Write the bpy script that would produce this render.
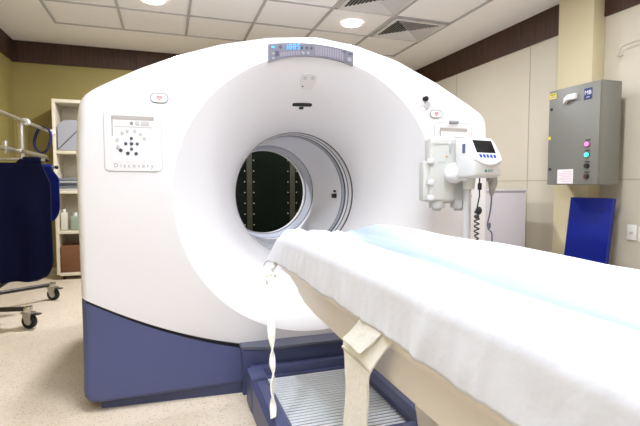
import bpy, bmesh, math, random
from math import sin, cos, pi, radians, atan2, hypot
from mathutils import Vector, Matrix, noise
random.seed(7)
for o in list(bpy.data.objects): bpy.data.objects.remove(o)
S = bpy.context.scene; COL = S.collection

# ------------------------------------------------------------------ camera, world, lights, exposure
cam = bpy.data.cameras.new('camera'); co = bpy.data.objects.new('camera', cam); COL.objects.link(co)
co.location = (-.78, -2.35, 1.05)
co.rotation_euler = (radians(90 - 3.36), 0, radians(-18.4))
cam.sensor_width = 36; cam.lens = 460 / 640 * 36; cam.clip_start = .02
S.camera = co
W = bpy.data.worlds.new('world'); S.world = W; W.use_nodes = True
W.node_tree.nodes['Background'].inputs[0].default_value = (1, .97, .93, 1)
W.node_tree.nodes['Background'].inputs[1].default_value = .25
S.view_settings.view_transform = 'Standard'; S.view_settings.look = 'None'
S.view_settings.exposure = -0.08; S.view_settings.gamma = 1; S.view_settings.use_curve_mapping = False

def area(name, loc, size, power, col=(1, .96, .9), rot=(0, 0, 0), sy=None, shape='RECTANGLE', spread=180):
    l = bpy.data.lights.new(name, 'AREA'); l.shape = shape; l.size = size
    if sy: l.size_y = sy
    l.energy = power; l.color = col; l.spread = radians(spread)
    o = bpy.data.objects.new(name, l); COL.objects.link(o); o.location = loc; o.rotation_euler = rot
    return o
CEIL = 2.7
LC = (.80, .895, 1.03)
# unseen fill panels added over and behind the table (fixtures are built below)
area('fill_panel_light', (-.23, -1.2, 2.67), 1.2, 30, LC, sy=.56)
area('fill_panel_light', (-1.5, -3.4, 2.67), .56, 5, LC, sy=1.2)
area('fill_panel_light', (1.05, -3.4, 2.67), .56, 5, LC, sy=1.2)
# photographer's flash turned up at the ceiling beside the camera
area('bounce_flash', (-1.1, -2.7, 1.75), .35, 66, LC, rot=(radians(180), 0, 0))
DL = [(-.864, 2.1), (1.044, 2.1), (-.864, -.3), (1.42, -.3)]  # last two are unseen, added to light the scanner front and right wall
for i, (x, y) in enumerate(DL):
    area('downlight_lamp', (x, y, 2.685), .16, (76, 44, 15, 34)[i], (.92, .94, .99), shape='DISK', sy=None)

# ------------------------------------------------------------------ materials
MATS = {}
def mat(name, col, rough=.5, metal=0, bump=0, bscale=80, emit=None, estr=1, coat=0, var=None, vscale=6, trans=0, sss=0):
    if name in MATS: return MATS[name]
    m = bpy.data.materials.new(name); m.use_nodes = True; nt = m.node_tree; b = nt.nodes['Principled BSDF']
    b.inputs['Base Color'].default_value = (*col, 1); b.inputs['Roughness'].default_value = rough
    b.inputs['Metallic'].default_value = metal; b.inputs['Coat Weight'].default_value = coat
    if emit: b.inputs['Emission Color'].default_value = (*emit, 1); b.inputs['Emission Strength'].default_value = estr
    if trans: b.inputs['Transmission Weight'].default_value = trans
    tc = nt.nodes.new('ShaderNodeTexCoord')
    if var:
        n = nt.nodes.new('ShaderNodeTexNoise'); n.inputs['Scale'].default_value = vscale; n.inputs['Detail'].default_value = 5
        r = nt.nodes.new('ShaderNodeMix'); r.data_type = 'RGBA'
        r.inputs[6].default_value = (*col, 1); r.inputs[7].default_value = (*var, 1)
        nt.links.new(tc.outputs['Object'], n.inputs['Vector']); nt.links.new(n.outputs['Fac'], r.inputs[0])
        nt.links.new(r.outputs[2], b.inputs['Base Color'])
    if bump:
        n = nt.nodes.new('ShaderNodeTexNoise'); n.inputs['Scale'].default_value = bscale
        k = nt.nodes.new('ShaderNodeBump'); k.inputs['Strength'].default_value = bump; k.inputs['Distance'].default_value = .01
        nt.links.new(tc.outputs['Object'], n.inputs['Vector']); nt.links.new(n.outputs['Fac'], k.inputs['Height'])
        nt.links.new(k.outputs['Normal'], b.inputs['Normal'])
    if name.startswith(('navy', 'royal')): b.inputs['Specular IOR Level'].default_value = .15
    MATS[name] = m; return m
white = mat('gantry_white', (.78, .765, .79), .32, coat=.15)
bowl = mat('bowl_white', (.76, .745, .76), .38)
liner = mat('liner_grey', (.88, .88, .92), .3)
liner2 = mat('liner_blue_grey', (.42, .45, .53), .3)
chrome = mat('chrome', (.75, .75, .77), .15, 1)
steel = mat('brushed_steel', (.6, .58, .54), .3, 1)
black = mat('black_plastic', (.010, .010, .011), .65)
gap = mat('dark_gap', (.03, .03, .035), .6)
blue = mat('slate_blue_plastic', (.066, .078, .185), .42, bump=.06, bscale=400)
bluetop = mat('slate_blue_rubber', (.10, .105, .15), .6)
beige = mat('table_beige', (.92, .87, .80), .4)
offwhite = mat('offwhite_plastic', (.78, .77, .72), .35)
injbody = mat('injector_grey_white', (.60, .60, .565), .4)
silver = mat('panel_silver', (.17, .165, .205), .35)
grey1 = mat('print_grey', (.30, .30, .33), .6)
grey2 = mat('button_grey', (.52, .52, .53), .5)
darkbtn = mat('button_dark', (.06, .07, .12), .5)
cyan = mat('digit_cyan', (.05, .3, .6), .5, emit=(.04, .42, 1.0), estr=1.2)
navy = mat('navy_apron', (.001, .002, .020), .75, bump=.25, bscale=14, var=(.002, .003, .035), vscale=5)
navy2 = mat('navy_strap', (.008, .012, .06), .7)
royal = mat('royal_blue_vinyl', (.003, .011, .18), .5, bump=.2, bscale=9)
cream = mat('shelf_cream', (.74, .67, .52), .45)
cabgrey = mat('cabinet_grey', (.18, .18, .158), .45, bump=.03, bscale=300)
cabolive = cabgrey
lilac = mat('painted_cabinet_white', (.66, .63, .68), .45)
wallp = mat('paper_white', (.75, .72, .74), .7)
pinkprint = mat('pink_print', (.62, .42, .50), .7)
yellow = mat('yellow_sticker', (.75, .62, .05), .6)
logoblue = mat('logo_navy', (.01, .02, .13), .5)
lampm = mat('lamp_lens', (1, 1, 1), .4, emit=(1, .95, .85), estr=14)
fillm = mat('fill_diffuser', (1, 1, 1), .4, emit=(1, .98, .96), estr=8)  # glowing face of the added fill panels
webbing = mat('strap_webbing', (.92, .90, .85), .85, bump=.35, bscale=60)
darkcab = mat('smoked_glass_door', (.003, .005, .003), .25); darkcab.node_tree.nodes['Principled BSDF'].inputs['Specular IOR Level'].default_value = .12
olive = mat('olive_upright', (.016, .015, .004), .5)

def wall_mat(name, c1, c2, seam_axis=1, seams=(), bumpy=.05):
    m = mat(name, c1, .6, bump=bumpy, bscale=60, var=c2, vscale=2.2)
    return m
wall_c = mat('wall_cream', (.60, .55, .45), .6, bump=.04, bscale=60, var=(.56, .51, .41), vscale=2)
wall_dim = mat('wall_cream_dim', (.33, .265, .085), .6, bump=.04, bscale=60, var=(.28, .225, .07), vscale=2)  # same cream paint, the far walls' dim yellow light put into its colour
col_c = mat('column_cream', (.60, .53, .34), .6, bump=.04, bscale=60)
ceil_m = mat('ceiling_tile', (.90, .88, .89), .8, bump=.12, bscale=120, var=(.86, .84, .85), vscale=14)
ceil_b = mat('ceiling_plaster', (.90, .88, .88), .8)
tbar = mat('tbar_grey', (.46, .44, .44), .5)

def wood_mat():
    m = mat('dark_wood_veneer', (.09, .035, .018), .6)
    nt = m.node_tree; b = nt.nodes['Principled BSDF']
    tc = nt.nodes.new('ShaderNodeTexCoord'); mp = nt.nodes.new('ShaderNodeMapping')
    mp.inputs['Scale'].default_value = (30, 30, 1.2)
    n = nt.nodes.new('ShaderNodeTexNoise'); n.inputs['Scale'].default_value = 3; n.inputs['Detail'].default_value = 4
    r = nt.nodes.new('ShaderNodeValToRGB')
    r.color_ramp.elements[0].color = (.018, .007, .003, 1); r.color_ramp.elements[1].color = (.075, .028, .012, 1)
    r.color_ramp.elements[0].position = .3; r.color_ramp.elements[1].position = .7
    nt.links.new(tc.outputs['Object'], mp.inputs[0]); nt.links.new(mp.outputs[0], n.inputs['Vector'])
    nt.links.new(n.outputs['Fac'], r.inputs[0]); nt.links.new(r.outputs[0], b.inputs['Base Color'])
    return m
wood = wood_mat()
def floor_mat():
    m = mat('terrazzo', (.5, .45, .36), .5)
    nt = m.node_tree; b = nt.nodes['Principled BSDF']
    tc = nt.nodes.new('ShaderNodeTexCoord')
    n = nt.nodes.new('ShaderNodeTexNoise'); n.inputs['Scale'].default_value = 3; n.inputs['Detail'].default_value = 5
    r = nt.nodes.new('ShaderNodeValToRGB')
    r.color_ramp.elements[0].color = (.61, .51, .39, 1); r.color_ramp.elements[1].color = (.80, .70, .57, 1)
    v = nt.nodes.new('ShaderNodeTexVoronoi'); v.inputs['Scale'].default_value = 95; v.inputs['Randomness'].default_value = 1
    r2 = nt.nodes.new('ShaderNodeValToRGB')
    e = r2.color_ramp.elements; e[0].color = (.34, .27, .20, 1); e[0].position = .10; e[1].color = (1, 1, 1, 1); e[1].position = .42
    n2 = nt.nodes.new('ShaderNodeTexNoise'); n2.inputs['Scale'].default_value = 55; n2.inputs['Detail'].default_value = 3
    mx = nt.nodes.new('ShaderNodeMix'); mx.data_type = 'RGBA'; mx.blend_type = 'MULTIPLY'
    mr = nt.nodes.new('ShaderNodeMapRange'); mr.inputs[1].default_value = .40; mr.inputs[2].default_value = .60; mr.inputs[4].default_value = 1.0
    for a, c in ((n, r), ): nt.links.new(a.outputs['Fac'], c.inputs[0])
    nt.links.new(v.outputs['Distance'], r2.inputs[0])
    for t in (n, v, n2): nt.links.new(tc.outputs['Object'], t.inputs['Vector'])
    nt.links.new(n2.outputs['Fac'], mr.inputs[0]); nt.links.new(mr.outputs[0], mx.inputs[0])
    nt.links.new(r.outputs[0], mx.inputs[6]); nt.links.new(r2.outputs[0], mx.inputs[7])
    nt.links.new(mx.outputs[2], b.inputs['Base Color'])
    return m
terr = floor_mat()
def ribbed_mat():
    m = mat('ribbed_aluminium', (.88, .91, .97), .4)
    nt = m.node_tree; b = nt.nodes['Principled BSDF']; b.inputs['Metallic'].default_value = .0
    return m
ribm = ribbed_mat()
def sheet_mat():
    m = mat('sheet_cloth', (.76, .78, .87), .8, bump=.15, bscale=30)
    nt = m.node_tree; b = nt.nodes['Principled BSDF']; b.inputs['Sheen Weight'].default_value = .1
    # soft blue band: the cloth's pale tone plus fold shade painted into its colour
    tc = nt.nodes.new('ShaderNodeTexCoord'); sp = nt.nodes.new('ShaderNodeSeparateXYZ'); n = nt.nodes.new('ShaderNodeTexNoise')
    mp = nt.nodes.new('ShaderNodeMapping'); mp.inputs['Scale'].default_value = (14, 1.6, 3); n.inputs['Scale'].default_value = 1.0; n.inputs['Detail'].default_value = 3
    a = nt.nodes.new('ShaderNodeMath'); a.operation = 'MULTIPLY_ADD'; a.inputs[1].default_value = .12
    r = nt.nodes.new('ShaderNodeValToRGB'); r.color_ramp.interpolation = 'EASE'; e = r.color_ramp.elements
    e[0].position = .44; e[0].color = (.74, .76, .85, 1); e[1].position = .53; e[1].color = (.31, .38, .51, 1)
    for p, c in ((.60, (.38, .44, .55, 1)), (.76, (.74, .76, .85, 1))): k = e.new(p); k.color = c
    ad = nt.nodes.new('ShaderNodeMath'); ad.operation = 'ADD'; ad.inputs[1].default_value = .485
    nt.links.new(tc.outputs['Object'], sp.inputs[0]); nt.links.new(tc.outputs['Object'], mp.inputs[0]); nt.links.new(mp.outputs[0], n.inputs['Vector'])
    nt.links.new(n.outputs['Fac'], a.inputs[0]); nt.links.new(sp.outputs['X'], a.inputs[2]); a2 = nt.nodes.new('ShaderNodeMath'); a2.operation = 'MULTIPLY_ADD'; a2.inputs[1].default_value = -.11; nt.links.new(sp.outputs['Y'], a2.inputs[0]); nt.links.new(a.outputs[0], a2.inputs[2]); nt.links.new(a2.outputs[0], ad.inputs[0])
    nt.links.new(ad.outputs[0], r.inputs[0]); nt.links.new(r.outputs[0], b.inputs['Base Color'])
    return m
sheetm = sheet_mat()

# ------------------------------------------------------------------ mesh helpers
def finish(bm, name, m, parent=None, ang=35, smooth=True):
    """link bm (authored in world coordinates) as ONE object"""
    off = Vector((0, 0, 0)); p = parent
    while p: off += p.location; p = p.parent
    if parent is None:
        xs = [v.co.x for v in bm.verts]; ys = [v.co.y for v in bm.verts]; zs = [v.co.z for v in bm.verts]
        o0 = Vector(((min(xs) + max(xs)) / 2, (min(ys) + max(ys)) / 2, min(zs)))
    else:
        o0 = Vector((0, 0, 0))
    bm.normal_update()
    if smooth:
        for f in bm.faces: f.smooth = True
        for e in bm.edges:
            if len(e.link_faces) == 2 and e.calc_face_angle(0) > radians(ang): e.smooth = False
    for v in bm.verts: v.co -= off + o0
    me = bpy.data.meshes.new(name); bm.to_mesh(me); bm.free()
    o = bpy.data.objects.new(name, me); COL.objects.link(o)
    ms = m if isinstance(m, (list, tuple)) else [m]
    for x in ms: me.materials.append(x)
    if parent: o.parent = parent
    o.location = o0
    return o
def thing(name, label, cat, loc=(0, 0, 0), group=None):
    o = bpy.data.objects.new(name, None); COL.objects.link(o); o.location = loc; o.empty_display_size = .1
    o['label'] = label; o['category'] = cat
    if group: o['group'] = group
    return o
def tag(o, label, cat, group=None):
    o['label'] = label; o['category'] = cat
    if group: o['group'] = group
    return o
def struct(name, bm, m, parent=None, **k):
    o = finish(bm, name, m, parent, **k); o['kind'] = 'structure'; return o
def copy_tree(o, parent=None, dloc=None):
    c = o.copy(); COL.objects.link(c); c.parent = parent
    if dloc: c.location = Vector(o.location) + Vector(dloc)
    for ch in o.children: copy_tree(ch, c)
    return c
I4 = Matrix.Identity(4)
def bx(bm, x0, x1, y0, y1, z0, z1, bev=0, seg=2, M=I4):
    r = bmesh.ops.create_cube(bm, size=1, matrix=M @ Matrix.Translation(((x0 + x1) / 2, (y0 + y1) / 2, (z0 + z1) / 2)) @ Matrix.Diagonal((abs(x1 - x0), abs(y1 - y0), abs(z1 - z0), 1)))
    if bev:
        es = list({e for v in r['verts'] for e in v.link_edges})
        bmesh.ops.bevel(bm, geom=es, offset=bev, segments=seg, affect='EDGES', profile=.5)
def box(name, m, parent, x0, x1, y0, y1, z0, z1, bev=0, seg=2, M=I4):
    bm = bmesh.new(); bx(bm, x0, x1, y0, y1, z0, z1, bev, seg, M); return finish(bm, name, m, parent)
def cyl(bm, a, b, r, r2=None, n=20, cap=True):
    a = Vector(a); b = Vector(b); d = b - a; L = d.length
    M = Matrix.Translation((a + b) / 2) @ d.to_track_quat('Z', 'Y').to_matrix().to_4x4()
    bmesh.ops.create_cone(bm, cap_ends=cap, segments=n, radius1=r, radius2=r if r2 is None else r2, depth=L, matrix=M)
def sph(bm, c, r, sc=(1, 1, 1), u=20, v=12, R=I4):
    bmesh.ops.create_uvsphere(bm, u_segments=u, v_segments=v, radius=r, matrix=Matrix.Translation(c) @ R @ Matrix.Diagonal((*sc, 1)))
def tube(bm, pts, r, n=10, close=False):
    pts = [Vector(p) for p in pts]; N = len(pts); rings = []; up = Vector((0, 0, 1)); side = None
    for i, p in enumerate(pts):
        t = (pts[(i + 1) % N] - pts[i - 1]) if close else (pts[min(i + 1, N - 1)] - pts[max(i - 1, 0)])
        t.normalize()
        if side is None: side = t.cross(up if abs(t.z) < .9 else Vector((1, 0, 0)))
        side = (side - t * side.dot(t)).normalized(); w = t.cross(side)
        rr = r[i] if isinstance(r, (list, tuple)) else r
        rings.append([bm.verts.new(p + side * cos(2 * pi * k / n) * rr + w * sin(2 * pi * k / n) * rr) for k in range(n)])
    for i in range(N if close else N - 1):
        A = rings[i]; B = rings[(i + 1) % N]
        for k in range(n): bm.faces.new((A[k], A[(k + 1) % n], B[(k + 1) % n], B[k]))
    if not close: bm.faces.new(rings[0][::-1]); bm.faces.new(rings[-1])
def rev(bm, prof, c=(0, 1.0), n=128, a0=0, a1=2 * pi, closed_prof=False):
    """revolve profile (r, y) about the bore axis (world Y through x=c0,z=c1)"""
    full = abs(a1 - a0 - 2 * pi) < 1e-6; m = n if full else n + 1; rings = []
    for i in range(m):
        t = a0 + (a1 - a0) * i / n
        rings.append([bm.verts.new((c[0] + r * sin(t), y, c[1] + r * cos(t))) for r, y in prof])
    K = len(prof)
    for i in range(n):
        A = rings[i]; B = rings[(i + 1) % m]
        for k in range(K if closed_prof else K - 1): bm.faces.new((A[k], B[k], B[(k + 1) % K], A[(k + 1) % K]))
    bmesh.ops.recalc_face_normals(bm, faces=bm.faces)
def prism(bm, pts, fn0, fn1):
    """pts 2-D outline; fn0/fn1 map to 3-D"""
    a = [bm.verts.new(fn0(*p)) for p in pts]; b = [bm.verts.new(fn1(*p)) for p in pts]
    n = len(pts); bm.faces.new(a); bm.faces.new(b[::-1])
    for i in range(n): bm.faces.new((a[i], b[i], b[(i + 1) % n], a[(i + 1) % n]))
    bmesh.ops.recalc_face_normals(bm, faces=bm.faces)
def rrect(x0, x1, z0, z1, r, n=6):
    P = []
    for cx, cz, a in ((x1 - r, z1 - r, 0), (x0 + r, z1 - r, 90), (x0 + r, z0 + r, 180), (x1 - r, z0 + r, 270)):
        for k in range(n + 1):
            t = radians(a + 90 * k / n); P.append((cx + r * cos(t), cz + r * sin(t)))
    return P
def text_mesh(name, s, size, m, parent, M, depth=.0006, spacing=1.0):
    cu = bpy.data.curves.new(name, 'FONT'); cu.body = s; cu.size = size; cu.extrude = depth; cu.align_x = 'CENTER'; cu.align_y = 'CENTER'
    cu.space_character = spacing
    o = bpy.data.objects.new(name, cu); COL.objects.link(o)
    dg = bpy.context.evaluated_depsgraph_get(); me = bpy.data.meshes.new_from_object(o.evaluated_get(dg))
    bpy.data.objects.remove(o); bm = bmesh.new(); bm.from_mesh(me); bpy.data.meshes.remove(me)
    bm.transform(M); return finish(bm, name, m, parent, smooth=False)
def FR(x, z, y=-.002):      # frame for things lying on a plane facing -y
    return Matrix.Translation((x, y, z)) @ Matrix.Rotation(radians(90), 4, 'X')
def FX(x, y, z):            # text facing -x, reading towards -y
    return Matrix.Translation((x, y, z)) @ Matrix.Rotation(radians(-90), 4, 'Z') @ Matrix.Rotation(radians(90), 4, 'X')

# ------------------------------------------------------------------ setting
X0, X1, Y0, Y1 = -2.42, 2.65, -5.0, 3.8
bm = bmesh.new(); bx(bm, X0 - .1, X1 + .1, Y0 - .1, Y1 + .1, -.1, 0); struct('floor', bm, terr)
bm = bmesh.new(); bx(bm, X0 - .1, X1 + .1, Y0 - .1, Y1 + .1, CEIL + .012, CEIL + .12); struct('ceiling', bm, ceil_m)
for nm, a, m in (('wall_left', (X0 - .1, X0, Y0, Y1), wall_dim), ('wall_back', (X0 - .1, X1 + .1, Y1, Y1 + .1), wall_dim),
                 ('wall_right', (X1, X1 + .1, Y0, Y1), wall_c), ('wall_front', (X0 - .1, X1 + .1, Y0 - .1, Y0), wall_c)):
    bm = bmesh.new(); bx(bm, *a, 0, CEIL + .012); struct(nm, bm, m)
# ceiling border (plaster) and T grid
GX = [-1.818 + .636 * k for k in range(7)]; GY = [3.03 - .625 * k for k in range(13)]
bm = bmesh.new()
bx(bm, X0, X1, 3.03, Y1, CEIL, CEIL + .012); bx(bm, X0, GX[0], GY[-1], 3.03, CEIL, CEIL + .012)
bx(bm, GX[-1], X1, GY[-1], 3.03, CEIL, CEIL + .012); bx(bm, X0, X1, Y0, GY[-1], CEIL, CEIL + .012)
struct('trim_1', bm, ceil_b)
bm = bmesh.new()
for x in GX: bx(bm, x - .011, x + .011, GY[-1], 3.03, CEIL - .002, CEIL + .012)
for y in GY: bx(bm, GX[0], GX[-1], y - .004, y + .004, CEIL - .001, CEIL + .012)
struct('trim_2', bm, tbar)
# dark wood frieze
bm = bmesh.new(); bx(bm, X0, X1, Y1 - .02, Y1, 2.46, CEIL); struct('trim_3', bm, wood)
bm = bmesh.new(); bx(bm, X0, X0 + .02, Y0, Y1 - .02, 2.46, CEIL); struct('trim_4', bm, wood)
bm = bmesh.new(); bx(bm, X1 - .02, X1, Y0, .56, 2.43, CEIL); bx(bm, X1 - .02, X1, .92, Y1 - .02, 2.43, CEIL); struct('trim_5', bm, wood)
# column on right wall
bm = bmesh.new(); bx(bm, 2.52, X1, .56, .915, 0, CEIL, .004); struct('wall_column', bm, col_c)
# cover strips on the panel seams
seamm = mat('seam', (.40, .35, .24), .7)
bm = bmesh.new()
for y in (1.38, 2.6, -.45, -1.67): bx(bm, X1 - .0025, X1, y - .004, y + .004, 0, 2.43)
for a, b in ((Y0, .56), (.915, Y1)): bx(bm, X1 - .0025, X1, a, b, 1.10, 1.106)
struct('trim_6', bm, seamm)
bm = bmesh.new(); bx(bm, X0, X1, Y1 - .012, Y1, 0, .08); struct('baseboard_back', bm, wall_c)
bm = bmesh.new(); bx(bm, X0, X0 + .012, Y0, Y1 - .012, 0, .08); struct('baseboard_left', bm, wall_c)
bm = bmesh.new(); bx(bm, X1 - .012, X1, Y0, .56, 0, .08); struct('baseboard_right', bm, wall_c)

# downlights and added ceiling fill panels
def downlight(x, y, label):
    t = thing('ceiling_downlight', label, 'ceiling light', (x, y, CEIL - .01), 'round ceiling downlights')
    bm = bmesh.new(); rr = [(.098, 0), (.112, -.003), (.112, .008), (.098, .008)]
    n = 40; R = [[bm.verts.new((x + r * cos(2 * pi * i / n), y + r * sin(2 * pi * i / n), CEIL - .003 + d)) for r, d in rr] for i in range(n)]
    for i in range(n):
        for k in range(4): bm.faces.new((R[i][k], R[(i + 1) % n][k], R[(i + 1) % n][(k + 1) % 4], R[i][(k + 1) % 4]))
    bmesh.ops.recalc_face_normals(bm, faces=bm.faces)
    finish(bm, 'trim_ring', mat('ring_white', (.85, .83, .8), .4), t)
    bm = bmesh.new(); cyl(bm, (x, y, CEIL + .001), (x, y, CEIL + .010), .099, n=40); finish(bm, 'lens', lampm, t)
downlight(*DL[0], 'round lit downlight in the ceiling at the top left of the photo')
downlight(*DL[1], 'round lit downlight in the ceiling beside the two air vents')
downlight(*DL[2], 'unseen round ceiling downlight added above the left front of the scanner')
downlight(*DL[3], 'unseen round ceiling downlight added nearest the right wall')
def fill_panel(x, y, w, h, label):
    t = thing('ceiling_fill_panel', label, 'ceiling light', (x, y, CEIL - .02), 'added rectangular fill lights')
    bm = bmesh.new()
    for a in ((x - w / 2 - .03, x + w / 2 + .03, y - h / 2 - .03, y - h / 2), (x - w / 2 - .03, x + w / 2 + .03, y + h / 2, y + h / 2 + .03),
              (x - w / 2 - .03, x - w / 2, y - h / 2, y + h / 2), (x + w / 2, x + w / 2 + .03, y - h / 2, y + h / 2)):
        bx(bm, *a, CEIL - .03, CEIL + .005)
    finish(bm, 'frame', tbar, t)
    box('added_fill_face', fillm, t, x - w / 2, x + w / 2, y - h / 2, y + h / 2, CEIL - .015, CEIL + .005)
fill_panel(-.23, -1.2, 1.2, .56, 'unseen rectangular fill light added over the patient table')
fill_panel(-1.5, -3.4, .56, 1.2, 'unseen rectangular fill light added at the left behind the viewer')
fill_panel(1.05, -3.4, .56, 1.2, 'unseen rectangular fill light added at the right behind the viewer')

# square ceiling air diffusers: frame and stepped inward-sloping louvres on four sides
ventm = mat('vent_white', (.66, .64, .63), .5); ventd = mat('vent_dark', (.03, .03, .028), .8)
def vent(x0, x1, y0, y1, label):
    t = thing('ceiling_vent', label, 'air vent', ((x0 + x1) / 2, (y0 + y1) / 2, CEIL - .01), 'square ceiling air vents')
    cx, cy, h = (x0 + x1) / 2, (y0 + y1) / 2, (x1 - x0) / 2 - .03
    bm = bmesh.new()
    for a in ((cx - h, cx + h, cy - h, cy - h + .035), (cx - h, cx + h, cy + h - .035, cy + h), (cx - h, cx - h + .035, cy - h + .035, cy + h - .035), (cx + h - .035, cx + h, cy - h + .035, cy + h - .035)):
        bx(bm, *a, CEIL - .012, CEIL + .004, .002)
    finish(bm, 'frame', ventm, t)
    g = h - .035
    box('backing', ventd, t, cx - g, cx + g, cy - g, cy + g, CEIL + .006, CEIL + .0115)
    n = 9
    for s in range(4):
        bm = bmesh.new(); R = Matrix.Translation((cx, cy, 0)) @ Matrix.Rotation(s * pi / 2, 4, 'Z')
        for k in range(n):
            d = g * (k + .55) / n; w = d + .006   # slat at distance d from centre, half-length w, tilted outward
            p = [(-w, d, CEIL + .003), (w, d, CEIL + .003), (w - .012 * 0 + .0, d + .017, CEIL - .013), (-w, d + .017, CEIL - .013)]
            q = [(a, b + .0015, c + .0015) for a, b, c in p]
            V = [bm.verts.new(R @ Vector(v)) for v in p + q]
            for f in ((0, 1, 2, 3), (7, 6, 5, 4), (0, 4, 5, 1), (1, 5, 6, 2), (2, 6, 7, 3), (3, 7, 4, 0)): bm.faces.new([V[i] for i in f])
        bmesh.ops.recalc_face_normals(bm, faces=bm.faces)
        finish(bm, 'louvre', ventm, t, smooth=False)
vent(GX[5], GX[6], GY[2], GY[1], 'square louvred air vent nearer the dark wood frieze')
vent(GX[4], GX[5], GY[3], GY[2], 'square louvred air vent cut by the top edge of the photo')

# ------------------------------------------------------------------ CT scanner
BZ = 1.0; BX = -.018
ct = thing('ct_scanner', 'large white ring-shaped CT scanner with slate blue base', 'scanner', (0, .5, 0))
outL = [(0, 1.858), (.26, 1.828), (.51, 1.768), (.70, 1.700), (.89, 1.617), (1.06, 1.524), (1.125, 1.484), (1.152, 1.452), (1.168, 1.39), (1.176, 1.2), (1.175, 1.0), (1.170, .5), (1.163, .065), (1.145, .042), (.6, .042), (0, .042)]
outR = [(0, 1.858), (.24, 1.832), (.48, 1.772), (.74, 1.660), (.945, 1.552), (1.04, 1.497), (1.072, 1.468), (1.086, 1.42), (1.092, 1.2), (1.092, 1.0), (1.090, .5), (1.085, .065), (1.07, .042), (.6, .042), (0, .042)]
OUT = [(-x, z) for x, z in outL[::-1]] + outR[1:]
def hit(t):
    dx, dz = sin(t), cos(t); best = None
    for (x0, z0), (x1, z1) in zip(OUT, OUT[1:] + OUT[:1]):
        x0 -= BX; x1 -= BX; z0 -= BZ; z1 -= BZ; ex, ez = x1 - x0, z1 - z0; den = dx * ez - dz * ex
        if abs(den) < 1e-9: continue
        r = (x0 * ez - z0 * ex) / den; u = (x0 * dz - z0 * dx) / den
        if r > 0 and -1e-6 <= u <= 1 + 1e-6: best = r
    return best
NT = 360
RO = [hit(2 * pi * i / NT) for i in range(NT)]
for _ in range(1): RO = [(RO[i - 1] + 2 * RO[i] + RO[(i + 1) % NT]) / 4 for i in range(NT)]
def ro(t):
    u = (t / (2 * pi)) % 1 * NT; i = int(u) % NT; f = u - int(u); return RO[i] * (1 - f) + RO[(i + 1) % NT] * f
FL = .727
def fr(t):      # edge rounding, generous over the top
    c = cos(t); return .035 + .045 * max(0, c) ** 1.0
bowlp = [(.732, .003), (.727, .006), (.718, .013), (.67, .056), (.61, .110), (.545, .175), (.49, .24), (.45, .295), (.42, .35), (.400, .40), (.388, .45), (.386, .47)]
YB = 1.55
def shell(front_only=True):
    bm = bmesh.new(); rings = []
    for i in range(NT):
        t = 2 * pi * i / NT; R = ro(t); F = fr(t); pr = [(FL + .004, .004), (FL + .008, 0)]
        for k in range(1, 7): pr.append((FL + .008 + (R - F - FL - .008) * k / 6, 0))
        for k in range(1, 9):
            a = pi / 2 * k / 8; pr.append((R - F + F * sin(a), F * 1.25 * (1 - cos(a))))
        pr += [(R, .35), (R, .8), (R, 1.2), (R - .03, YB), (.9 * R if .9 * R > .5 else R - .05, YB + .01)]
        rings.append([bm.verts.new((BX + r * sin(t), y, BZ + r * cos(t))) for r, y in pr])
    for i in range(NT):
        A = rings[i]; B = rings[(i + 1) % NT]
        for k in range(len(A) - 1): bm.faces.new((A[k], B[k], B[k + 1], A[k + 1]))
    bmesh.ops.recalc_face_normals(bm, faces=bm.faces)
    return bm
def zc(x): return .183 + .25 * x * x
def cut(bm, off, above):
    for v in bm.verts: v.co.z -= zc(v.co.x) + off
    g = list(bm.verts) + list(bm.edges) + list(bm.faces)
    bmesh.ops.bisect_plane(bm, geom=g, plane_co=(0, 0, 0), plane_no=(0, 0, 1), clear_inner=above, clear_outer=not above, dist=1e-5)
    for v in bm.verts: v.co.z += zc(v.co.x) + off
def ensure_out(bm):
    # flip if the front faces look towards +y
    bm.normal_update(); s = sum(f.normal.y * f.calc_area() for f in bm.faces if f.calc_center_median().y < .01)
    if s > 0: bmesh.ops.reverse_faces(bm, faces=bm.faces)
bm = shell(); ensure_out(bm); cut(bm, .006, True)
fc = finish(bm, 'front_cover', white, ct, ang=30)
bm = shell(); ensure_out(bm); cut(bm, -.006, False)
# leave the middle of the blue base to the docking block
g = list(bm.verts) + list(bm.edges) + list(bm.faces)
for v in bm.verts:
    if v.co.y < .12 and v.co.z < .45: v.co.y -= .065 * min(1, (.45 - v.co.z) / .40) ** 1.3
base = finish(bm, 'base_cover', blue, ct, ang=40)
base['label'] = 'slate blue lower cover'
# dark reveal line between the covers
bm = bmesh.new(); n = 60; ra = []; 
for i in range(n + 1):
    x = -1.15 + 2.22 * i / n; z = zc(x)
    ra.append([bm.verts.new((x, y, zz)) for y, zz in ((.008, z - .012), (.008, z + .012), (.05, z + .012), (.05, z - .012))])
for i in range(n):
    for k in range(4): bm.faces.new((ra[i][k], ra[i + 1][k], ra[i + 1][(k + 1) % 4], ra[i][(k + 1) % 4]))
finish(bm, 'seam_strip', gap, ct)
# toe kick
bm = bmesh.new(); prism(bm, [(-1.09, -.015), (-.44, -.055), (.44, -.055), (1.02, -.015), (1.0, 1.45), (-1.05, 1.45)], lambda x, y: (x, y, 0), lambda x, y: (x, y, .08))
finish(bm, 'plinth', mat('plinth_blue', (.05, .06, .14), .5), ct)
# bowl
bm = bmesh.new(); rev(bm, bowlp, (BX, BZ), 200)
for v in bm.verts: v.co.x -= BX * min(1, v.co.y / .45)
bowlo = finish(bm, 'bore_funnel', bowl, ct, ang=50)
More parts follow.
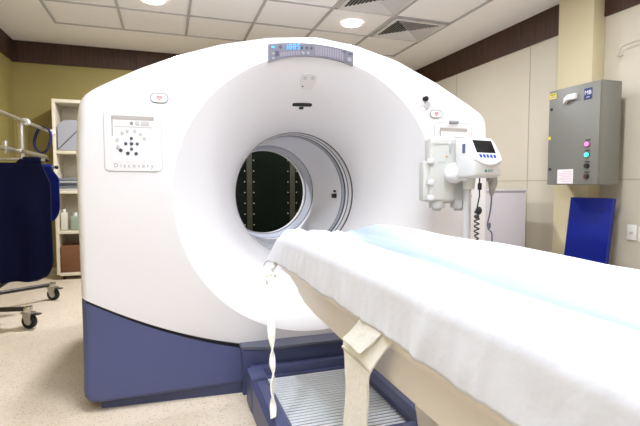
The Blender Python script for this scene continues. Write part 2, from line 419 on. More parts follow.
# rings at mouth of bore
def ring(nm, prof, m, n=160):
    bm = bmesh.new(); rev(bm, prof, (0, BZ), n, closed_prof=True); return finish(bm, nm, m, ct, ang=30)
flat = mat('ring_black', (.015, .015, .018), .5)
for nm, r_, a_, b_, m_ in (('mouth_gap', .3845, .468, .488, flat), ('mouth_ring', .381, .488, .530, white), ('mouth_gap', .3815, .530, .548, flat),
                         ('mouth_ring', .379, .548, .578, liner), ('mouth_gap', .380, .578, .604, flat), ('mouth_ring', .376, .604, .640, liner2), ('mouth_gap', .377, .640, .652, flat)):
    ring(nm, [(r_, a_), (.394, a_), (.394, b_), (r_, b_)], m_)
ring('bore_liner', [(.374, .652), (.392, .652), (.392, 1.30), (.374, 1.30)], liner)
ring('rear_gap', [(.380, 1.30), (.392, 1.30), (.392, 1.315), (.380, 1.315)], gap)
ring('rear_ring', [(.370, 1.315), (.392, 1.315), (.392, 1.43), (.352, 1.43)], liner2)
ring('rear_gap', [(.354, 1.432), (.392, 1.432), (.392, 1.442), (.354, 1.442)], gap)
ring('rear_funnel', [(.343, 1.445), (.385, 1.445), (.56, YB + .02), (.56, YB + .01), (.345, 1.50)], white)
# small black sensors in bore
bm = bmesh.new(); bx(bm, .352, .376, .74, .79, BZ - .035, BZ - .005); bx(bm, .36, .375, .755, .775, BZ + .005, BZ + .02); finish(bm, 'sensor', black, ct)
# display panel: polar patch above the bowl
def patch(x0, x1, r0, r1, y, th=.004, n=30, nr=3, rim=None):
    bm = bmesh.new(); G = []
    for i in range(n + 1):
        x = x0 + (x1 - x0) * i / n; row = []
        for k in range(nr + 1):
            za = BZ + math.sqrt(r0 * r0 - (x - BX) ** 2); zb = rim(x) if rim else BZ + math.sqrt(r1 * r1 - x * x)
            z = za + (zb - za) * k / nr
            row.append((x, y(k / nr) if callable(y) else y, z))
        G.append(row)
    for s in (0, th):
        pass
    A = [[bm.verts.new((a, b, c)) for a, b, c in r] for r in G]; B = [[bm.verts.new((a, b + th, c)) for a, b, c in r] for r in G]
    for i in range(n):
        for k in range(nr):
            bm.faces.new((A[i][k], A[i + 1][k], A[i + 1][k + 1], A[i][k + 1])); bm.faces.new((B[i][k], B[i][k + 1], B[i + 1][k + 1], B[i + 1][k]))
    for i in range(n):
        bm.faces.new((A[i][0], B[i][0], B[i + 1][0], A[i + 1][0])); bm.faces.new((A[i][nr], A[i + 1][nr], B[i + 1][nr], B[i][nr]))
    for k in range(nr):
        bm.faces.new((A[0][k], A[0][k + 1], B[0][k + 1], B[0][k])); bm.faces.new((A[n][k], B[n][k], B[n][k + 1], A[n][k + 1]))
    bmesh.ops.recalc_face_normals(bm, faces=bm.faces)
    return bm
ptop = lambda x: 1.793 - .42 * (x + .04) ** 2
dp = finish(patch(-.278, .188, .728, 0, lambda k: -.007, .03, rim=ptop), 'display_panel', silver, ct)
dp['label'] = 'silver grey control display'
def pz(x, k):  # point on display: k 0 bottom..1 top
    za = BZ + math.sqrt(.728 ** 2 - (x - BX) ** 2); return za + (ptop(x) - za) * k, -.009
# seven segment digits
SEG = {'1': 'bc', '8': 'abcdefg', '5': 'afgcd'}
for i, ch in enumerate('1885'):
    bm = bmesh.new(); cx = -.185 + .0225 * i; cz, cy = pz(cx, .72); w, h, s = .0062, .0125, .0017
    segs = {'a': (-w, w, h - s, h + s), 'g': (-w, w, -s, s), 'd': (-w, w, -h - s, -h + s), 'f': (-w - s, -w + s, 0, h), 'b': (w - s, w + s, 0, h), 'e': (-w - s, -w + s, -h, 0), 'c': (w - s, w + s, -h, 0)}
    M = Matrix.Translation((cx, cy - .001, cz)) @ Matrix.Shear('XZ', 4, (0, 0)) 
    for q in SEG[ch]:
        a = segs[q]; sh = .12; zc_ = (a[2] + a[3]) / 2
        bx(bm, a[0] + sh * zc_, a[1] + sh * zc_, -.001, .004, a[2], a[3], M=Matrix.Translation((cx, cy, cz)))
    d = finish(bm, 'digit', cyan, dp, smooth=False)
def icon(x, k, w, h, m, nm='key', kind=0):
    z, y = pz(x, k); bm = bmesh.new(); T = Matrix.Translation((x, y, z))
    if kind == 0: bx(bm, -w, w, -.001, .006, -h, h, M=T)
    elif kind == 1:
        bmesh.ops.create_cone(bm, cap_ends=True, segments=4, radius1=w, radius2=w, depth=.006, matrix=T @ Matrix.Rotation(pi / 2, 4, 'X'))
    elif kind == 2:
        bmesh.ops.create_cone(bm, cap_ends=True, segments=16, radius1=w, radius2=w, depth=.006, matrix=T @ Matrix.Rotation(pi / 2, 4, 'X'))
    elif kind == 3:
        bx(bm, -w, w, -.001, .006, -h * .35, h * .35, M=T); bx(bm, -w * .35, w * .35, -.0012, .006, -h, h, M=T)
    finish(bm, nm, m, dp, smooth=False)
icon(-.253, .80, .008, .005, cyan, 'indicator_light')
icon(-.215, .76, .010, .010, darkbtn, kind=3)
for x in (-.10, -.073, -.048): icon(x, .66, .008, .008, darkbtn, kind=1)
for x in (-.094, -.066): icon(x, .25, .008, .008, grey1, kind=2)
icon(-.252, .42, .008, .008, grey1, kind=3); icon(-.232, .38, .009, .012, darkbtn); icon(-.252, .14, .006, .006, grey1)
fine = mat('display_grid', (.27, .25, .30), .5)
for x in [-.21 + .0135 * i for i in range(8)]: icon(x, .26, .0045, .010, fine, 'display_cell')
for x in [-.022 + .0135 * i for i in range(12)]: icon(x, .48, .0045, .024, fine, 'display_cell')
for x, k in ((.135, .8), (.172, .78)): icon(x, k, .012, .003, darkbtn)
icon(.165, .35, .012, .012, grey1, kind=2)
# oval microphone plate and slot in bowl (on slope): frame normal to the bowl at radius r, angle t
def bowl_frame(x, z, lift=.0):
    dx, dz = x - BX, z - BZ; r = hypot(dx, dz)
    for (r0, y0), (r1, y1) in zip(bowlp, bowlp[1:]):
        if r1 <= r <= r0: f = (r - r0) / (r1 - r0); y = y0 + (y1 - y0) * f; sl = (y1 - y0) / (r1 - r0); break
    t = atan2(dx, dz); rad = Vector((sin(t), 0, cos(t)))
    tr = (rad + Vector((0, sl, 0))).normalized(); tx = Vector((cos(t), 0, -sin(t))); nn = tx.cross(tr).normalized()
    if nn.y > 0: nn = -nn
    M = Matrix.Identity(4)
    for i in range(3): M[i][0] = tx[i]; M[i][1] = tr[i]; M[i][2] = nn[i]
    M.translation = Vector((x, y, z)) + nn * lift
    return M
bm = bmesh.new(); M = bowl_frame(-.035, 1.62)
pl = [(-.040, .045), (-.046, .035), (-.046, .0), (-.040, -.030), (-.028, -.042), (.022, -.046), (.034, -.036), (.044, 0), (.048, .030), (.044, .043), (.034, .05), (-.032, .050)]
prism(bm, pl, lambda a, b: M @ Vector((a, b, .004)), lambda a, b: M @ Vector((a, b, -.006)))
mp = finish(bm, 'microphone_plate', mat('mic_grey', (.68, .66, .65), .45), ct)
for dx in (-.022, .022):
    bm = bmesh.new(); bmesh.ops.create_cone(bm, cap_ends=True, segments=20, radius1=.012, radius2=.012, depth=.004, matrix=M @ Matrix.Translation((dx, .026, .005))); finish(bm, 'grille', grey2, mp)
bm = bmesh.new(); bmesh.ops.create_cone(bm, cap_ends=True, segments=12, radius1=.004, radius2=.004, depth=.004, matrix=M @ Matrix.Translation((-.026, -.026, .005))); finish(bm, 'pinhole', black, mp)
bm = bmesh.new(); M = bowl_frame(-.032, 1.515)
prism(bm, rrect(-.064, .054, -.011, .013, .011), lambda a, b: M @ Vector((a, b, .004)), lambda a, b: M @ Vector((a, b, -.01)))
prism(bm, rrect(-.018, .008, -.032, -.016, .003), lambda a, b: M @ Vector((a, b, .004)), lambda a, b: M @ Vector((a, b, -.01)))
finish(bm, 'laser_slot', black, ct)
# left and right keypads
def keypad(x, z, mirror, full=True):
    hw, hh = .125, .143
    bm = bmesh.new(); M = FR(x, z, 0)
    prism(bm, rrect(-hw, hw, -hh, hh, .022), lambda a, b: M @ Vector((a, b, .004)), lambda a, b: M @ Vector((a, b, -.004)))
    bmesh.ops.bevel(bm, geom=[e for e in bm.edges if all(v.co.y < -.003 for v in e.verts)], offset=.002, segments=2, affect='EDGES')
    kp = finish(bm, 'keypad', offwhite if False else white, ct)
    kp['label'] = 'round-cornered keypad with a ring of round keys' 
    # thin dark outline
    bm = bmesh.new(); o1 = rrect(-hw - .003, hw + .003, -hh - .003, hh + .003, .025); o2 = rrect(-hw, hw, -hh, hh, .022)
    A = [bm.verts.new(M @ Vector((a, b, .0012))) for a, b in o1]; B = [bm.verts.new(M @ Vector((a, b, .0012))) for a, b in o2]
    n = len(A)
    for i in range(n): bm.faces.new((A[i], A[(i + 1) % n], B[(i + 1) % n], B[i]))
    r = bmesh.ops.extrude_face_region(bm, geom=list(bm.faces)); 
    for v in [v for v in r['geom'] if isinstance(v, bmesh.types.BMVert)]: v.co.y += .004
    finish(bm, 'outline', grey2, kp, smooth=False)
    # recess: raised frame bars around a plate (top shaded ledge)
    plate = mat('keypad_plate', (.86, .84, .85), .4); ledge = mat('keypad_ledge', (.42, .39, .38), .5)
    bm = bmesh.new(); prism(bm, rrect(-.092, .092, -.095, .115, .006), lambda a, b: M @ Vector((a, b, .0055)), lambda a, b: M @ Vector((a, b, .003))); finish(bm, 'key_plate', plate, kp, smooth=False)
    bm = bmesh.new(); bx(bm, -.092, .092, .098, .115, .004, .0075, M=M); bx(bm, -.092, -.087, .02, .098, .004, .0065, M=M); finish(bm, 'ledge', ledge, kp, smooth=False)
    bm = bmesh.new(); bx(bm, -.092, .092, .062, .066, .004, .007, M=M); finish(bm, 'ledge', grey2, kp, smooth=False)
    if not full: return kp
    def key(a, b, r, m, n=18, sy=1):
        bm = bmesh.new(); bmesh.ops.create_cone(bm, cap_ends=True, segments=n, radius1=r, radius2=r * .85, depth=.005, matrix=M @ Matrix.Translation((a, b, .0075)) @ Matrix.Diagonal((1, sy, 1, 1))); finish(bm, 'key', m, kp, smooth=False)
    key(-.006, .082, .0085, grey1); key(.020, .083, .0105, grey2)
    bm = bmesh.new(); bx(bm, .035, .072, .071, .091, .004, .007, M=M); finish(bm, 'label_plate', grey2, kp, smooth=False)
    for a in (-160, 165, 128, 105, 75, 48, 22): key(-.008 + .062 * cos(radians(a)), -.01 + .058 * sin(radians(a)) , .0085, grey2)
    key(-.008, -.014, .0085, darkbtn)
    for a in (0, 90, 180, 270): key(-.008 + .025 * cos(radians(a)), -.014 + .025 * sin(radians(a)), .0085, darkbtn, 6)
    for a, r in ((-145, .058), (-110, .050), (-68, .052)): key(-.008 + r * cos(radians(a)), -.012 + r * sin(radians(a)), .010, darkbtn, 5)
    text_mesh('lettering', 'Discovery', .026, grey1, kp, FR(x, z - .117, -.0045), spacing=1.65)
    return kp
keypad(-.925, 1.262, False)
keypad(.83, 1.275, True, full=False)
bm = bmesh.new(); bx(bm, .80, .86, -.012, -.002, 1.418, 1.432, .002); finish(bm, 'catch', grey1, ct)
def badge(x, z):
    M = FR(x, z, 0); bm = bmesh.new()
    prism(bm, rrect(-.042, .042, -.024, .024, .0235), lambda a, b: M @ Vector((a, b, .003)), lambda a, b: M @ Vector((a, b, -.002)))
    r = finish(bm, 'badge', grey1, ct); bm = bmesh.new()
    prism(bm, rrect(-.037, .037, -.0195, .0195, .019), lambda a, b: M @ Vector((a, b, .0045)), lambda a, b: M @ Vector((a, b, .001)))
    finish(bm, 'badge_face', white, r)
    for ang, rad in ((0, .008), (pi / 4, .006)):
        pass
    bm = bmesh.new()
    for a, b, w, h in ((-.009, .003, .0025, .008), (.009, .003, .0025, .008), (0, .008, .007, .002), (0, -.001, .0018, .009), (0, -.010, .006, .0018), (-.004, 0, .0012, .004), (.005, 0, .0012, .004)):
        bx(bm, a - w, a + w, b - h, b + h, .003, .0052, M=M)
    finish(bm, 'emblem', mat('red_print', (.72, .25, .25), .6), r, smooth=False)
badge(-.806, 1.468); badge(.712, 1.467)
bm = bmesh.new(); cyl(bm, (.635, -.022, 1.548), (.635, .0, 1.548), .014, n=24); cyl(bm, (.635, -.03, 1.548), (.635, -.022, 1.548), .009, n=20); finish(bm, 'knob', black, ct)
bm = bmesh.new(); cyl(bm, (.65, -.006, 1.515), (.65, 0, 1.515), .02, n=24); finish(bm, 'knob_plate', grey2, ct)

# docking block in the blue base (wide flat-topped step)
bm = bmesh.new()
prism(bm, [(-.435, -.09), (.435, -.09), (.435, .10), (-.435, .10)], lambda x, y: (x, y, 0), lambda x, y: (x, y, .222))
dk = finish(bm, 'docking_block', blue, ct)
bm = bmesh.new(); prism(bm, [(-.44, -.07), (-.3, -.115), (.3, -.115), (.44, -.07), (.44, .004), (-.44, .004)], lambda x, y: (x, y, .222), lambda x, y: (x, y, .240 + .02 * y))
bmesh.ops.bevel(bm, geom=list(bm.edges), offset=.005, segments=2, affect='EDGES')
finish(bm, 'docking_top', bluetop, ct)
bm = bmesh.new(); bx(bm, -.40, .40, -.135, -.085, .0, .15, .012); bx(bm, -.415, .415, -.155, -.085, .0, .105, .008); finish(bm, 'docking_step', blue, ct)

# ------------------------------------------------------------------ patient table
tb = thing('patient_table', 'long beige patient table on a slate blue ribbed base in front of the scanner', 'table', (0, -1.4, 0))
# base frame
bm = bmesh.new()
prism(bm, [(-.425, 0), (-.425, .13), (-.405, .155), (-.36, .155), (-.34, .13), (-.34, 0)], lambda x, z: (x, -.17, z), lambda x, z: (x, -2.3, z))
bmesh.ops.bevel(bm, geom=[e for e in bm.edges if all(v.co.y > -.2 for v in e.verts)], offset=.01, segments=2, affect='EDGES')
finish(bm, 'side_rail', blue, tb)
bm = bmesh.new()
prism(bm, [(.125, 0), (.125, .13), (.145, .155), (.38, .155), (.40, .13), (.40, 0)], lambda x, z: (x, -.17, z), lambda x, z: (x, -2.3, z))
finish(bm, 'side_rail', blue, tb)
bm = bmesh.new(); bx(bm, -.43, -.35, -.30, -.16, 0, .17, .012); finish(bm, 'rail_end', blue, tb)
bm = bmesh.new(); bx(bm, -.34, .125, -.92, -.80, 0, .135, .01); finish(bm, 'cross_member', blue, tb)
bm = bmesh.new(); bx(bm, -.34, .125, -2.3, -.92, 0, .11, .01); finish(bm, 'base_deck', blue, tb)
# ribbed plate
bm = bmesh.new(); ya, yb, n = -.162, -.802, 27
bx(bm, -.338, .127, yb, ya, .03, .096)
for i in range(n):
    y = ya + (yb - ya) * (i + .5) / n; bx(bm, -.338, .127, y - .0085, y + .0085, .0965, .101, .002, 1)
rb = finish(bm, 'ribbed_plate', [ribm, mat('groove_shade', (.10, .11, .14), .7)], tb, ang=60)  # shade between the ribs put into the groove colour
for f in rb.data.polygons:
    if f.center.z < .0962: f.material_index = 1
# pedestal lift under the table (behind the viewer side)
bm = bmesh.new()
prism(bm, [(-1.5, .11), (-1.35, .11), (-1.2, .56), (-2.2, .56), (-2.2, .11)], lambda y, z: (-.13, y, z), lambda y, z: (.13, y, z))
finish(bm, 'lift_column', beige, tb)
# carriage body: loft of cross-sections along y, tapering at the scanner end
def carriage():
    bm = bmesh.new(); R = []
    for y, k in [(-.30, .0), (-.33, .35), (-.38, .55), (-.46, .78), (-.56, .90), (-.70, .96), (-1.0, 1), (-1.8, 1), (-2.5, 1)]:
        zb = .70 - .155 * k; hb = .255 - .03 * (1 - k)
        sec = [(-.285, .705), (-.288, .69), (-.284, .672), (-.275, .662), (-.268, .655 + (.0)), (-hb - .005, min(.64, zb + .03)), (-hb, zb + .012), (-hb + .02, zb), (hb - .02, zb), (hb, zb + .012), (hb + .005, min(.64, zb + .03)), (.268, .655), (.275, .662), (.284, .672), (.288, .69), (.285, .705)]
        R.append([bm.verts.new((x, y, z)) for x, z in sec])
    for A, B in zip(R, R[1:]):
        for k in range(len(A)): bm.faces.new((A[k], A[(k + 1) % len(A)], B[(k + 1) % len(A)], B[k]))
    bm.faces.new(R[0]); bm.faces.new(R[-1]); bmesh.ops.recalc_face_normals(bm, faces=bm.faces)
    return bm
finish(carriage(), 'carriage', beige, tb, ang=40)
# cradle with mattress pad (under the sheet)
def pad_z(x):
    a = abs(x) / .29; return .803 + .050 * (sin(min(1, a) * pi * .5) ** 2) - (.03 if a > .97 else 0)
bm = bmesh.new(); R = []
xs = [-.275 + .55 * i / 24 for i in range(25)]
for y in (-.27, -.30, -1.4, -2.5):
    R.append([bm.verts.new((x, y, pad_z(x) - .040 - (.02 if y > -.28 else 0))) for x in xs] + [bm.verts.new((.275, y, .706)), bm.verts.new((-.275, y, .706))])
for A, B in zip(R, R[1:]):
    for k in range(len(A)): bm.faces.new((A[k], A[(k + 1) % len(A)], B[(k + 1) % len(A)], B[k]))
bm.faces.new(R[0]); bm.faces.new(R[-1]); bmesh.ops.recalc_face_normals(bm, faces=bm.faces)
finish(bm, 'mattress', mat('mattress_grey', (.6, .6, .6), .6), tb, ang=60)

# sheet
def sheet():
    bm = bmesh.new(); NY, NX = 230, 110; G = []
    for j in range(NY + 1):
        y = -.235 - 2.28 * (j / NY); row = []
        e = min(1, (j / NY) * 2.28 / .06); e0 = j / NY * 2.28
        for i in range(NX + 1):
            s = -1 + 2 * i / NX                       # -1 left hem ... 1 right hem
            L = .428                                  # half width along cloth
            u = s * L
            W_ = .297 + .006 * noise.noise(Vector((y * 5, 0, 3)))
            rr = .065
            if abs(u) < W_ - rr: x = u; dz = 0
            else:
                a = (abs(u) - (W_ - rr)) / rr
                if a < pi / 2: x = (W_ - rr) + rr * sin(a); dz = -rr * (1 - cos(a))
                else: dz = -rr - (abs(u) - (W_ - rr) - rr * pi / 2); x = W_ + .10 * (-dz - rr)
                x = math.copysign(x, u)
            hang = max(0, -dz - .03) / .12
            z = pad_z(min(.27, abs(x))) + dz + .008
            # folds
            z += .006 * noise.noise(Vector((x * 9, y * 1.6, 1))) * (1 - min(1, hang))
            z += .010 * max(0, 1 - abs(x + .03 + .05 * sin(y * 1.3)) / .05) * (.5 + .5 * noise.noise(Vector((y * 2.2, 0, 9))))
            # longitudinal tucks
            d = x + .01 + .035 * sin(y * 2.1 + 1); z -= .013 * math.exp(-(d / .016) ** 2) * min(1, e0 / .15)
            d = x - .09 + .03 * sin(y * 1.7); z -= .010 * math.exp(-(d / .02) ** 2)
            # pucker at the scanner end
            p = math.exp(-e0 / .22)
            z += .006 * noise.noise(Vector((x * 26 - y * 2.5, y * 3.0, 5))) * (1 - min(1, hang))
            z -= p * .6 * (pad_z(min(.27, abs(x))) - .835) * (1 - min(1, hang)); z += p * (.009 * noise.noise(Vector((x * 22, y * 6, 5))) + .016 * math.exp(-((x - .17) / .09) ** 2) )
            x += math.copysign(1, x) * hang * (.010 * noise.noise(Vector((y * 12, 3, s * 2))) + .006 * noise.noise(Vector((y * 30, 3, s * 4)))) if hang > 0 else 0
            if hang > 0 and x < 0:                    # the left corner flares out
                x -= hang * .035 * math.exp(-(e0 / .10) ** 2); z += hang * .0 * p
            z -= .03 * (1 - e) ** 2
            yy = y + (.05 * hang * math.exp(-(e0 / .1)) if x < 0 else 0)
            z += hang * .010 * noise.noise(Vector((y * 4, 8, 1)))
            row.append(bm.verts.new((x, yy, z)))
        G.append(row)
    for j in range(NY):
        for i in range(NX): bm.faces.new((G[j][i], G[j][i + 1], G[j + 1][i + 1], G[j + 1][i]))
    # turned-down end at the scanner side
    low = [bm.verts.new((v.co.x, v.co.y + .012, v.co.z - .05 * max(0, 1 - abs(v.co.x) / .40))) for v in G[0]]
    for i in range(NX): bm.faces.new((low[i], low[i + 1], G[0][i + 1], G[0][i]))
    bmesh.ops.recalc_face_normals(bm, faces=bm.faces)
    return bm
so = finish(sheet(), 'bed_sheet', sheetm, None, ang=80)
tag(so, 'white and pale blue sheet draped along the patient table', 'sheet')
md = so.modifiers.new('thickness', 'SOLIDIFY'); md.thickness = .003; md.offset = 1

# straps
def ribbon(pts, widths, dirs, th=.004):
    bm = bmesh.new(); R = []
    N = len(pts)
    for i, (p, w, d) in enumerate(zip(pts, widths, dirs)):
        p = Vector(p); d = Vector(d).normalized()
        t = (Vector(pts[min(i + 1, N - 1)]) - Vector(pts[max(i - 1, 0)])).normalized(); nn = t.cross(d).normalized() * th / 2
        R.append([bm.verts.new(p + d * w / 2 + nn), bm.verts.new(p - d * w / 2 + nn), bm.verts.new(p - d * w / 2 - nn), bm.verts.new(p + d * w / 2 - nn)])
    for A, B in zip(R, R[1:]):
        for k in range(4): bm.faces.new((A[k], A[(k + 1) % 4], B[(k + 1) % 4], B[k]))
    bm.faces.new(R[0]); bm.faces.new(R[-1]); bmesh.ops.recalc_face_normals(bm, faces=bm.faces)
    return bm
# narrow twisted tie at the scanner end corner
pts = []; ws = []; ds = []
for i in range(90):
    u = i / 89; z = .70 - .665 * u; k = math.exp(-((u - .03) / .06) ** 2)
    pts.append((-.338 - .075 * u + .006 * sin(u * 9) * (1 - u), -.325 - .36 * u, .68 - .508 * u))
    tw = .9 + 2.4 * sin(u * 5.5) + 1.2 * u * sin(u * 14); ds.append((cos(tw), sin(tw), 0)); ws.append(.034 + .006 * sin(u * 17) - .006 * u)
s1 = finish(ribbon(pts, ws, ds, .006), 'tie_strap', webbing, None, ang=60)
tag(s1, 'long narrow twisted cream strap hanging at the scanner end of the table', 'strap')
bm = bmesh.new()
sph(bm, (-.338, -.318, .645), .024, (1, .8, .75)); sph(bm, (-.352, -.335, .625), .017, (.9, .8, 1.1))
tube(bm, [(-.31, -.30, .70), (-.325, -.305, .675), (-.338, -.315, .65)], .010)
k = finish(bm, 'knot', webbing, s1)
k.location = (0, 0, 0); k.location = -Vector(s1.location); k.data.transform(Matrix.Translation(s1.location)) if False else None
k.location = (0, 0, 0)
# broad strap
s2 = thing('body_strap', 'broad cream webbing strap with a folded tab hanging from the table side', 'strap', (-.31, -1.28, .70))
pts = [(-.2935, -1.342, .700), (-.296, -1.33, .688), (-.305, -1.30, .655), (-.314, -1.268, .615), (-.315, -1.260, .57), (-.316, -1.262, .50), (-.318, -1.262, .40), (-.322, -1.262, .30), (-.322, -1.262, .2)]
ws = [.165, .17, .18, .195, .16, .145, .14, .14, .14]
def subd(P, k=6):
    Q = []
    for i in range(len(P) - 1):
        p0 = P[max(i - 1, 0)]; p1 = P[i]; p2 = P[i + 1]; p3 = P[min(i + 2, len(P) - 1)]
        for j in range(k):
            t = j / k
            Q.append(tuple(.5 * (2 * b + (c - a) * t + (2 * a - 5 * b + 4 * c - d) * t * t + (3 * b - a - 3 * c + d) * t ** 3) for a, b, c, d in zip(p0, p1, p2, p3)))
    Q.append(tuple(P[-1])); return Q
PP = subd(pts); WW = [w[0] for w in subd([(w,) for w in ws])]
def wide(PP, WW, th=.005, nx=10, tilt=0):
    bm = bmesh.new(); R = []
    for i, (p, w) in enumerate(zip(PP, WW)):
        row = []
        for k in range(nx + 1):
            c = (k / nx - .5) * w; wob = .006 * noise.noise(Vector((c * 14, p[2] * 9, 2))) * min(1, i / 8)
            row.append((p[0] + wob, p[1] + c, p[2] + c * tilt * max(0, 1 - i / 20)))
        R.append(row)
    A = [[bm.verts.new(v) for v in r] for r in R]; B = [[bm.verts.new((v[0] - th, v[1], v[2])) for v in r] for r in R]
    for i in range(len(R) - 1):
        for k in range(nx):
            bm.faces.new((A[i][k], A[i][k + 1], A[i + 1][k + 1], A[i + 1][k])); bm.faces.new((B[i][k], B[i + 1][k], B[i + 1][k + 1], B[i][k + 1]))
        bm.faces.new((A[i][0], A[i + 1][0], B[i + 1][0], B[i][0])); bm.faces.new((A[i][nx], B[i][nx], B[i + 1][nx], A[i + 1][nx]))
    for e in (0, -1):
        for k in range(nx): bm.faces.new((A[e][k], B[e][k], B[e][k + 1], A[e][k + 1]))
    bmesh.ops.recalc_face_normals(bm, faces=bm.faces)
    return bm
finish(wide(PP, WW), 'webbing', webbing, s2, ang=60)
bm = bmesh.new()   # folded upper tab, stitched square
tabp = [(-.300, -1.325, .708), (-.304, -1.315, .695), (-.314, -1.282, .660), (-.324, -1.252, .632)]
finish(wide(subd(tabp), [.125] * 30, .006), 'folded_tab', mat('tab_white', (.84, .82, .77), .85, bump=.2, bscale=60), s2, ang=60)
bm = bmesh.new()
bx(bm, -.3235, -.3165, -1.352, -1.168, .598, .604); finish(bm, 'seam', mat('stitch', (.62, .58, .48), .8), s2)

# ------------------------------------------------------------------ contrast injector on stand
inj = thing('contrast_injector', 'white injector with display head on a pole beside the scanner', 'injector', (.69, -.33, 0))
bm = bmesh.new(); cyl(bm, (.695, -.33, .12), (.695, -.33, .70), .024); cyl(bm, (.695, -.33, .70), (.695, -.33, 1.08), .020); cyl(bm, (.695, -.33, .99), (.695, -.33, 1.002), .0225)
finish(bm, 'pole', mat('pole_white', (.70, .70, .72), .25, .3), inj)
bm = bmesh.new(); bx(bm, .655, .715, -.36, -.30, .06, .13, .01)
for a in range(4):
    t = radians(45 + 90 * a); cyl(bm, (.685, -.33, .10), (.685 + .27 * cos(t), -.33 + .17 * sin(t) , .085), .018)
finish(bm, 'stand_base', offwhite, inj)
for a in range(4):
    t = radians(45 + 90 * a); x, y = .685 + .27 * cos(t), -.33 + .17 * sin(t)
    bm = bmesh.new(); cyl(bm, (x - .012, y, .035), (x + .012, y, .035), .035, n=20); cyl(bm, (x, y, .035), (x, y, .09), .008); finish(bm, 'caster', black, inj)
# powerhead housing: rounded upright body
H = Matrix.Translation((.60, -.25, 1.12)) @ Matrix.Rotation(radians(-14), 4, 'Z')
bm = bmesh.new(); bx(bm, -.085, .055, -.05, .06, -.155, .185, .022, 4, H); hs = finish(bm, 'powerhead', injbody, inj)
bm = bmesh.new(); bx(bm, -.115, -.075, -.03, .05, -.15, .06, .012, 3, H); bx(bm, .0, .13, -.02, .06, -.16, .14, .012, 3, H); finish(bm, 'side_housing', injbody, hs)
bm = bmesh.new()
for cx in (-.03, .085):
    cyl(bm, H @ Vector((cx, 0, -.145)), H @ Vector((cx, 0, -.185)), .044, .040, 28); cyl(bm, H @ Vector((cx, 0, -.185)), H @ Vector((cx, 0, -.20)), .026, .022, 24)
finish(bm, 'syringe_port', mat('port_grey', (.55, .55, .53), .4), hs)
for z in (.06, -.05, -.13):
    bm = bmesh.new(); bx(bm, -.098, -.065, -.06, -.03, z - .014, z + .012, .005, 2, H); finish(bm, 'latch', white, hs)
bm = bmesh.new(); bx(bm, -.075, .045, -.053, -.048, .145, .149, M=H); bx(bm, .012, .024, -.056, -.045, .10, .155, .003, 2, H); finish(bm, 'slot', grey2, hs)
bm = bmesh.new(); cyl(bm, H @ Vector((0, -.054, .08)), H @ Vector((0, -.048, .08)), .005); finish(bm, 'indicator', mat('amber', (.6, .35, .05), .4), hs)
bm = bmesh.new(); bx(bm, -.045, -.005, -.052, -.048, .045, .055, M=H); finish(bm, 'printed_label', mat('pale_print', (.5, .52, .5), .6), hs)
# ball joint
bm = bmesh.new(); sph(bm, (.612, -.335, 1.115), .052, (1, 1, 1), 28, 18); cyl(bm, (.612, -.335, 1.115), (.67, -.36, 1.11), .034, .04); finish(bm, 'ball_joint', mat('joint_white', (.82, .82, .82), .3), inj)
# display head: wedge body, side profile in local (y depth, z), extruded in x with rounded edges
D = Matrix.Translation((.70, -.40, 1.175)) @ Matrix.Rotation(radians(8), 4, 'Z') @ Matrix.Rotation(radians(0), 4, 'Y')
def section(pr, x0, x1, bev, M, name, m, parent, seg=3):
    bm = bmesh.new(); prism(bm, pr, lambda y, z: M @ Vector((x0, y, z)), lambda y, z: M @ Vector((x1, y, z)))
    bmesh.ops.bevel(bm, geom=list(bm.edges), offset=bev, segments=seg, affect='EDGES', profile=.5); return finish(bm, name, m, parent, ang=45)
prof = [(.055, .115), (-.02, .110), (-.085, -.015), (-.085, -.075), (-.05, -.085), (.05, -.085)]
hd = section(prof, -.100, .078, .012, D, 'display_head', mat('head_white', (.70, .70, .69), .3), inj)
# sloped bezel: frame on slope plane
a = Vector((0, -.02, .110)); b = Vector((0, -.085, -.015)); up = (a - b).normalized(); nn = Vector((1, 0, 0)).cross(up)
if nn.y > 0: nn = -nn
SL = Matrix.Identity(4)
for i in range(3): SL[i][0] = (1, 0, 0)[i]; SL[i][1] = up[i]; SL[i][2] = nn[i]
SL.translation = (a + b) / 2 + Vector((-.012, 0, 0)); SL = D @ SL
bm = bmesh.new(); o = [(-.078, .070), (-.088, .055), (-.090, -.03)] + [(-.09 + .18 * k / 10, -.055 - .030 * sin(pi * k / 10)) for k in range(11)] + [(.092, -.03), (.086, .04), (.072, .068)]
prism(bm, o, lambda x, z: SL @ Vector((x, z, .010)), lambda x, z: SL @ Vector((x, z, -.004)))
bmesh.ops.bevel(bm, geom=list(bm.edges), offset=.003, segments=2, affect='EDGES')
bz = finish(bm, 'bezel', mat('bezel_white', (.86, .86, .87), .3), hd, ang=45)
bm = bmesh.new(); bx(bm, -.062, .062, -.018, .052, .009, .0115, M=SL); finish(bm, 'screen', mat('screen_black', (.01, .01, .012), .15), hd, smooth=False)
bb = mat('key_blue', (.02, .06, .45), .4)
for k in range(5):
    bm = bmesh.new(); bx(bm, -.046 + .023 * k - .008, -.046 + .023 * k + .008, -.046, -.027, .009, .013, .002, 1, SL); finish(bm, 'softkey', bb, hd)
bm = bmesh.new()
cyl(bm, D @ Vector((-.030, -.0875, -.052)), D @ Vector((-.030, -.084, -.052)), .007, n=16); finish(bm, 'logo', mat('logo_green', (.03, .35, .16), .5), hd)
text_mesh('lettering', 'ACT', .017, mat('logo_blue', (.08, .12, .35), .5), hd, D @ Matrix.Translation((.0, -.0865, -.052)) @ Matrix.Rotation(pi / 2, 4, 'X'))
bm = bmesh.new(); bx(bm, -.103, -.099, -.02, -.002, .035, .080, M=D); finish(bm, 'side_grip', mat('grip_blue', (.10, .12, .25), .5), hd)
